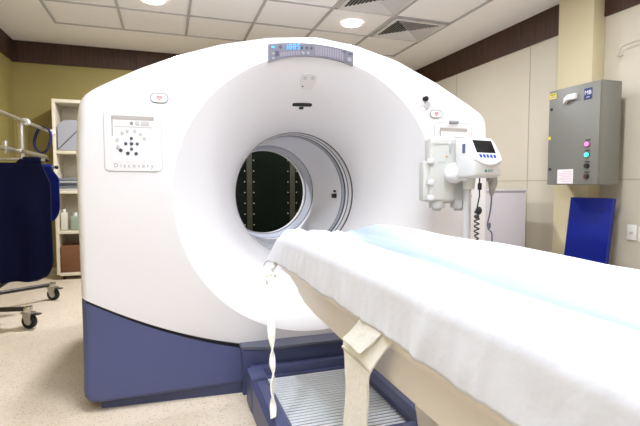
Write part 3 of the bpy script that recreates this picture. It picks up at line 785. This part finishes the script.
# neck below head
bm = bmesh.new(); cyl(bm, (.692, -.345, 1.035), (.692, -.35, 1.12), .027, .034); finish(bm, 'neck', offwhite, inj)
# cables
cab = mat('cable_black', (.02, .02, .025), .5)
bm = bmesh.new(); tube(bm, [(.715, -.40, 1.10), (.716, -.40, 1.05), (.717, -.40, 1.0), (.712, -.39, .94), (.705, -.39, .92)], .0035)
bx(bm, .708, .724, -.41, -.394, 1.03, 1.065, .003)
hp = [(.715 + .012 * cos(i * .9) + .012 * noise.noise(Vector((i * .3, 0, 0))), -.385 + .012 * sin(i * .9), .93 - .0036 * i) for i in range(60)]
tube(bm, hp, .0038, 6)
sph(bm, (.722, -.39, .925), .016, (1, 1, 1.3)); sph(bm, (.711, -.39, .895), .012)
finish(bm, 'cable', cab, inj)
gun = mat('plug_grey', (.38, .38, .36), .5); cg = mat('cable_blue_grey', (.10, .11, .17), .5)
bm = bmesh.new(); cyl(bm, (.795, -.40, 1.095), (.795, -.40, 1.06), .022, .024); cyl(bm, (.795, -.40, 1.06), (.79, -.40, 1.0), .022, .009); bx(bm, .76, .80, -.41, -.39, 1.075, 1.10, .004); finish(bm, 'plug', gun, inj)
bm = bmesh.new(); pth = [(.79, -.40, 1.0), (.789, -.40, .96), (.782, -.40, .91), (.772, -.40, .87), (.770, -.40, .845), (.782, -.40, .835), (.785, -.40, .855), (.772, -.41, .86), (.765, -.41, .835), (.78, -.41, .82), (.79, -.41, .80), (.79, -.41, .70)]
tube(bm, subd(pth), .0038, 8); finish(bm, 'cable', cg, inj)

# ------------------------------------------------------------------ right wall things
eb = thing('electrical_cabinet', 'grey metal electrical cabinet mounted on the right wall column', 'electrical cabinet', (2.41, .53, 1.06))
x0, x1, y0, y1, z0, z1 = 2.32, 2.515, .287, .775, 1.06, 1.845
box('body', cabgrey, eb, x0, x1, y0, y1, z0, z1, .004)
dr = box('door', cabgrey, eb, x0 - .018, x0 - .001, y0 + .002, y1 - .002, z0 + .002, z1 - .002, .003)
def dsk(nm, y, z, r, m, dep=.01, par=dr):
    bm = bmesh.new(); cyl(bm, (x0 - .018, y, z), (x0 - .018 - dep, y, z), r, n=20); return finish(bm, nm, m, par)
yy = .40
dsk('lock', .745, 1.69, .012, black, .004); dsk('lock', .745, 1.19, .012, black, .004)
for z, m in ((1.372, mat('lamp_pink', (.8, .2, .4), .3, emit=(1, .12, .36), estr=1.2)), (1.29, mat('lamp_green', (.1, .7, .6), .3, emit=(.05, .85, .62), estr=1.1)), (1.205, black), (1.125, mat('lamp_brown', (.07, .03, .03), .3))):
    dsk('pushbutton' if z < 1.25 else 'indicator_lamp', .382, z, .017, m, .018)
    dsk('bezel_ring', .382, z, .020, black, .006)
    box('nameplate', black, dr, x0 - .0205, x0 - .018, .360, .404, z + .028, z + .036)
box('logo_plate', logoblue, dr, x0 - .0205, x0 - .018, .358, .43, 1.715, 1.80)
text_mesh('lettering', 'MB', .047, wallp, dr, FX(x0 - .0215, .394, 1.765))
box('logo_line', wallp, dr, x0 - .0215, x0 - .0205, .38, .408, 1.730, 1.734)
box('sticker', yellow, dr, x0 - .0195, x0 - .018, .70, .768, 1.775, 1.82)
box('sticker_print', black, dr, x0 - .0202, x0 - .0195, .71, .758, 1.806, 1.812); box('sticker_print', grey1, dr, x0 - .0202, x0 - .0195, .71, .758, 1.785, 1.796)
box('sticker', yellow, dr, x0 - .0195, x0 - .018, .745, .772, 1.44, 1.465)
nt_ = box('notice', wallp, dr, x0 - .0195, x0 - .018, .51, .665, 1.07, 1.185)
for k in range(7): box('print_line', pinkprint, nt_, x0 - .0202, x0 - .0195, .52, .655 if k % 3 else .62, 1.085 + .013 * k, 1.089 + .013 * k)
bm = bmesh.new(); bx(bm, x0 - .045, x0 - .018, .49, .56, 1.735, 1.78, .003); prism(bm, [(.56, 1.78), (.595, 1.755), (.60, 1.71), (.575, 1.735), (.56, 1.735)], lambda y, z: (x0 - .05, y, z), lambda y, z: (x0 - .018, y, z)); finish(bm, 'door_handle', mat('handle_white', (.72, .68, .68), .4), dr)

# blue shield leaning against column
T = Matrix.Translation((2.40, .505, 0)) @ Matrix.Rotation(radians(6.5), 4, 'Y')
bm = bmesh.new(); bx(bm, -.012, .012, -.195, .195, .002, .955, .006, 2, T); sh = finish(bm, 'lead_shield', royal, None)
tag(sh, 'royal blue rectangular padded shield leaning under the electrical cabinet', 'radiation shield')
bm = bmesh.new()
for s in (-1, 1): bx(bm, -.014, .014, s * .197 - .005, s * .197 + .005, .002, .957, .003, 1, T)
bx(bm, -.014, .014, -.2, .2, .950, .960, .003, 1, T); finish(bm, 'binding', mat('binding_navy', (.006, .012, .16), .6), sh).location = (0, 0, 0)
sh_b = sh.children[0]; sh_b.data.transform(Matrix.Translation(-Vector(sh.location))) if False else None

# white cabinet behind the injector
wc = thing('storage_locker', 'plain white low cabinet standing behind the injector and scanner', 'cabinet', (2.05, 1.35, 0))
box('body', lilac, wc, 1.72, 2.38, 1.105, 1.6, .03, 1.0, .004)
box('top_panel', lilac, wc, 1.71, 2.39, 1.09, 1.61, 1.0, 1.02, .003)
box('door', lilac, wc, 1.725, 2.376, 1.09, 1.104, .04, .99, .003)
box('keyhole', black, wc, 1.742, 1.757, 1.086, 1.09, .92, .95)
box('plinth', gap, wc, 1.74, 2.36, 1.13, 1.58, 0, .03)
# outlets
def outlet(y, z, label):
    t = thing('wall_socket', label, 'socket', (2.645, y, z), 'white wall sockets')
    box('face_plate', offwhite, t, 2.636, 2.65, y - .038, y + .038, z - .06, z + .06, .004)
    bm = bmesh.new(); bx(bm, 2.628, 2.637, y - .016, y + .012, z - .008, z + .006, .003); finish(bm, 'switch_key', grey2, t)
outlet(.262, .69, 'left white wall socket beside the blue shield'); outlet(.168, .685, 'right white wall socket at the right edge of the photo')
bm = bmesh.new(); tube(bm, subd([(2.65, .40, 2.08), (2.60, .40, 2.06), (2.59, .385, 2.08), (2.60, .37, 2.13), (2.605, .30, 2.14), (2.605, .05, 2.15)]), .004, 8)
finish(bm, 'wall_hook', steel, None); tag(bpy.data.objects['wall_hook'], 'thin bent metal hook rod on the wall right of the column', 'hook')

# ------------------------------------------------------------------ glazed cabinet seen through the bore
gc = thing('glazed_cabinet', 'dark glazed cabinet with perforated olive uprights seen through the bore', 'cabinet', (.45, 3.4, 0))
box('body', mat('cabinet_black', (.01, .012, .01), .5), gc, -.25, 1.25, 3.22, 3.78, 0, 1.72, .004)
box('glass_door', darkcab, gc, -.24, .45, 3.2, 3.218, .05, 1.70); box('glass_door', darkcab, gc, .455, 1.24, 3.2, 3.218, .05, 1.70)
for x in (.165, .70):
    u = box('upright', olive, gc, x - .032, x + .032, 3.18, 3.198, 0, 1.72, .003)
    bm = bmesh.new()
    for s in (-.055, .055):
        for k in range(11): sph(bm, (x + s, 3.195, .32 + .13 * k), .0065, u=8, v=6)
    finish(bm, 'rivets', mat('rivet', (.45, .45, .38), .5), u)['kind'] = 'stuff'

# ------------------------------------------------------------------ shelving unit
sx0, sx1, sy0, sy1 = -1.955, -1.25, 3.38, 3.76
sv = thing('shelving_unit', 'cream open shelving unit on small casters behind the scanner', 'shelf', (-1.6, 3.55, 0))
for x in (sx0, sx1 - .03): box('side_panel', cream, sv, x, x + .03, sy0, sy1, .06, 2.0, .002)
box('top_panel', cream, sv, sx0 + .03, sx1 - .03, sy0, sy1, 1.965, 2.0); box('back_panel', cream, sv, sx0 + .03, sx1 - .03, sy1 - .01, sy1, .06, 1.965)
SZ = [.08, .55, 1.00, 1.44]
for z in SZ: box('shelf_board', cream, sv, sx0 + .03, sx1 - .03, sy0 + .005, sy1 - .01, z - .035, z, .002)
for x in (sx0 + .06, sx1 - .06):
    for y in (sy0 + .05, sy1 - .05):
        bm = bmesh.new(); cyl(bm, (x - .012, y, .022), (x + .012, y, .022), .022, n=16); cyl(bm, (x, y, .022), (x, y, .06), .006); finish(bm, 'caster', black, sv)
# grey rounded case
bm = bmesh.new(); o = [(-1.912, 1.442)] + [(-1.912 + .11 * (1 - cos(radians(a))), 1.67 + .11 * sin(radians(a))) for a in range(0, 91, 10)] + [(-1.45, 1.78), (-1.40, 1.72), (-1.40, 1.442)]
prism(bm, o, lambda x, z: (x, 3.40, z), lambda x, z: (x, 3.66, z)); bmesh.ops.bevel(bm, geom=list(bm.edges), offset=.006, segments=2, affect='EDGES')
cs = finish(bm, 'carry_case', mat('case_grey', (.36, .36, .40), .5), None, ang=40); tag(cs, 'grey round-shouldered case on the upper shelf', 'case')
bm = bmesh.new(); cyl(bm, (-1.90, 3.396, 1.46), (-1.62, 3.396, 1.76), .004, n=8); c2 = finish(bm, 'cord', black, cs)
for i in range(5):
    z = 1.002 + .028 * i; bm = bmesh.new(); bx(bm, -1.918 + .01 * (i % 2), -1.60, 3.42 - .01 * (i % 3), 3.66, z, z + .024, .002)
    tag(finish(bm, 'paper_folder', mat(('folder_white', 'folder_grey', 'folder_dark')[i % 3], ((.55, .55, .55), (.2, .22, .25), (.06, .07, .09))[i % 3], .6), None), ('lowest', 'second lowest', 'middle', 'second highest', 'topmost')[i] + ' folder in the flat stack on the middle shelf', 'folder', 'folders stacked on the middle shelf')
def jar(x, w, h, m, lab):
    t = thing('bottle', lab, 'bottle', (x, 3.47, .55))
    bm = bmesh.new(); bx(bm, x - w, x + w, 3.47 - w, 3.47 + w, .552, .552 + h, .012, 3); finish(bm, 'bottle_body', m, t)
    bm = bmesh.new(); cyl(bm, (x, 3.47, .55 + h), (x, 3.47, .59 + h), w * .5, n=16); finish(bm, 'cap', mat('cap_white', (.7, .7, .65), .4), t)
jar(-1.88, .035, .20, mat('jar_cream', (.6, .58, .48), .4), 'tall cream bottle at the left end of the lower shelf')
jar(-1.77, .045, .16, mat('jar_green', (.30, .36, .28), .3), 'squat greenish bottle beside the cream bottle')
bm = bmesh.new(); bx(bm, -1.70, -1.55, 3.42, 3.6, .552, .68, .004); tag(finish(bm, 'small_box', black, None), 'small black box on the lower shelf', 'box')
cb = thing('cardboard_box', 'brown cardboard box on the bottom shelf', 'box', (-1.7, 3.55, .082))
cbm = mat('cardboard', (.18, .075, .03), .8); box('carton', cbm, cb, -1.915, -1.50, 3.40, 3.68, .083, .38, .003); box('tape', mat('tape_tan', (.28, .16, .08), .5), cb, -1.70, -1.66, 3.397, 3.685, .38, .3815)

# ------------------------------------------------------------------ lead apron rack
rk = thing('apron_rack', 'chrome wheeled apron rack by the left wall', 'rack', (-1.95, 1.9, 0))
bm = bmesh.new(); tube(bm, [(-1.80, 1.0, 1.53), (-1.80, 2.62, 1.555)], .013, 14); finish(bm, 'top_rail', steel, rk)
bm = bmesh.new(); cyl(bm, (-1.80, 2.60, 1.555), (-1.80, 2.65, 1.556), .026); finish(bm, 'end_cap', offwhite, rk)
bm = bmesh.new(); cyl(bm, (-1.80, 1.72, 1.542), (-1.80, 1.78, 1.543), .026); finish(bm, 'clamp', offwhite, rk)
for y in (1.74,):
    bm = bmesh.new(); cyl(bm, (-1.83, y, .40), (-1.83, y, 1.53), .02, n=14); finish(bm, 'post', steel, rk)
bm = bmesh.new(); bx(bm, -1.85, -1.81, 1.66, 2.45, 1.30, 1.33, .004); finish(bm, 'cross_bar', steel, rk)
bm = bmesh.new(); bx(bm, -1.90, -1.88, 1.2, 1.9, 1.31, 1.34, .003); bx(bm, -1.905, -1.875, 1.55, 1.59, 1.285, 1.38, .004); finish(bm, 'bracket', steel, rk)
dkst = mat('dark_steel', (.05, .045, .04), .35, .6)
bm = bmesh.new(); tube(bm, [(-2.34, 1.60, .148), (-1.78, 1.51, .145)], .018, 12); finish(bm, 'foot_bar', dkst, rk)
bm = bmesh.new(); tube(bm, [(-2.34, 2.0, .148), (-1.80, 2.40, .145)], .018, 12); tube(bm, [(-2.2, 1.56, .148), (-2.2, 2.11, .148)], .016, 12); tube(bm, [(-2.2, 1.7, .148), (-1.84, 1.74, .40)], .014, 12); finish(bm, 'foot_bar', dkst, rk)
def caster(x, y):
    K = Matrix.Translation((x, y, 0)) @ Matrix.Rotation(radians(62), 4, 'Z') @ Matrix.Translation((-x, -y, 0))
    bm = bmesh.new(); cyl(bm, (x - .014, y, .055), (x + .014, y, .055), .055, n=28); bm.transform(K)
    c = finish(bm, 'caster', black, rk)
    bm = bmesh.new(); cyl(bm, (x - .017, y, .055), (x + .017, y, .055), .028, n=20)
    for q in (-.024, .018): prism(bm, [(y - .02, .04), (y + .02, .04), (y + .045, .115), (y - .03, .115)], lambda a, b: (x + q, a, b), lambda a, b: (x + q + .006, a, b))
    bx(bm, x - .03, x + .03, y - .035, y + .05, .113, .125, .004); bm.transform(K)
    finish(bm, 'fork', steel, c); bm = bmesh.new(); bx(bm, x - .02, x + .02, y - .09, y - .02, .105, .118, .004); bm.transform(K); finish(bm, 'brake_lever', mat('brake_dark', (.10, .10, .11), .4, .5), c)
    bm = bmesh.new(); bx(bm, x - .03, x + .02, y - .03, y + .03, .125, .165, .006); finish(bm, 'end_plug', steel, c)
caster(-1.76, 1.50); caster(-1.79, 2.40)
for i, (x, y) in enumerate(((-2.33, 1.60), (-2.33, 2.02))): caster(x, y)
def apron(x0, x1, y, z0, z1, label, m, rnd=.16, seed=0, lean=.0):
    t = thing('lead_apron', label, 'apron', ((x0 + x1) / 2, y, z0), 'navy lead aprons on the rack')
    bm = bmesh.new(); NXa, NZ = 26, 34; A = []; B = []
    cx, hw = (x0 + x1) / 2, (x1 - x0) / 2
    for j in range(NZ + 1):
        v = j / NZ; z = z0 + (z1 - z0) * v
        w = hw
        d = z - z0
        if d < rnd: w = hw - .10 + .10 * math.sqrt(max(0, 1 - ((rnd - d) / rnd) ** 2)) if d > 0 else hw - .10
        if v > .80: w = hw * (1 - .22 * ((v - .8) / .2))
        ra = []; rb = []
        for i in range(NXa + 1):
            s = -1 + 2 * i / NXa; x = cx + s * w + lean * (1 - v)
            fold = .016 * sin(s * 7 + seed + v * 1.5) * (1.1 - v) + .02 * noise.noise(Vector((s * 2, v * 3, seed)))
            zz = z - (.10 * (1 - (s / .42) ** 2) if abs(s) < .42 and j == NZ else 0)
            ra.append(bm.verts.new((x, y - .014 + fold, zz))); rb.append(bm.verts.new((x, y + .014 + fold, zz)))
        A.append(ra); B.append(rb)
    for j in range(NZ):
        for i in range(NXa):
            bm.faces.new((A[j][i], A[j][i + 1], A[j + 1][i + 1], A[j + 1][i])); bm.faces.new((B[j][i], B[j + 1][i], B[j + 1][i + 1], B[j][i + 1]))
        bm.faces.new((A[j][0], A[j + 1][0], B[j + 1][0], B[j][0])); bm.faces.new((A[j][-1], B[j][-1], B[j + 1][-1], A[j + 1][-1]))
    for e in (0, -1):
        for i in range(NXa): bm.faces.new((A[e][i], B[e][i], B[e][i + 1], A[e][i + 1]))
    bmesh.ops.recalc_face_normals(bm, faces=bm.faces)
    finish(bm, 'apron_body', m, t, ang=70)
    bm = bmesh.new(); tube(bm, [(x0 + .01, y, z1 + .005), (x1 - .02, y, z1 - .005)], .011, 12); finish(bm, 'hanger_bar', steel, t)
    bm = bmesh.new(); sph(bm, (x1 - .015, y, z1 - .005), .016, u=12, v=8); finish(bm, 'hanger_tip', black, t)
    for s in (-.62, .62):
        bm = bmesh.new(); bx(bm, cx + s * hw - .06, cx + s * hw + .06, y - .022, y + .022, z1 - .03, z1 + .018, .012, 3)
        finish(bm, 'shoulder_loop', m, t)
navyb = mat('navy_apron_bright', (.006, .015, .15), .7, bump=.25, bscale=14)
apron(-2.22, -1.62, 1.62, .33, 1.25, 'navy apron hanging nearest on the rack', navy)
apron(-2.20, -1.63, 1.98, .74, 1.21, 'brighter blue apron hanging behind the nearest one', navyb, seed=2, lean=.0)
# strap loop hung on the rail end
bm = bmesh.new(); R = []
n = 40
for i in range(n):
    t = 2 * pi * i / n; c = Vector((-1.80 + .062 * sin(t) * (1 + .15 * sin(t * 2)) - .01, 2.30, 1.458 + .116 * cos(t))); o_ = Vector((sin(t), 0, cos(t))) * .004
    R.append([bm.verts.new(c + o_ + Vector((0, dy + .02 * cos(t), 0))) for dy in (-.035, .035)] + [bm.verts.new(c - o_ + Vector((0, dy + .02 * cos(t), 0))) for dy in (.035, -.035)])
for i in range(n):
    for k in range(4): bm.faces.new((R[i][k], R[(i + 1) % n][k], R[(i + 1) % n][(k + 1) % 4], R[i][(k + 1) % 4]))
bmesh.ops.recalc_face_normals(bm, faces=bm.faces)
lp = finish(bm, 'belt_loop', navy2, None, ang=50); tag(lp, 'navy fabric belt looped over the end of the rack rail', 'belt')
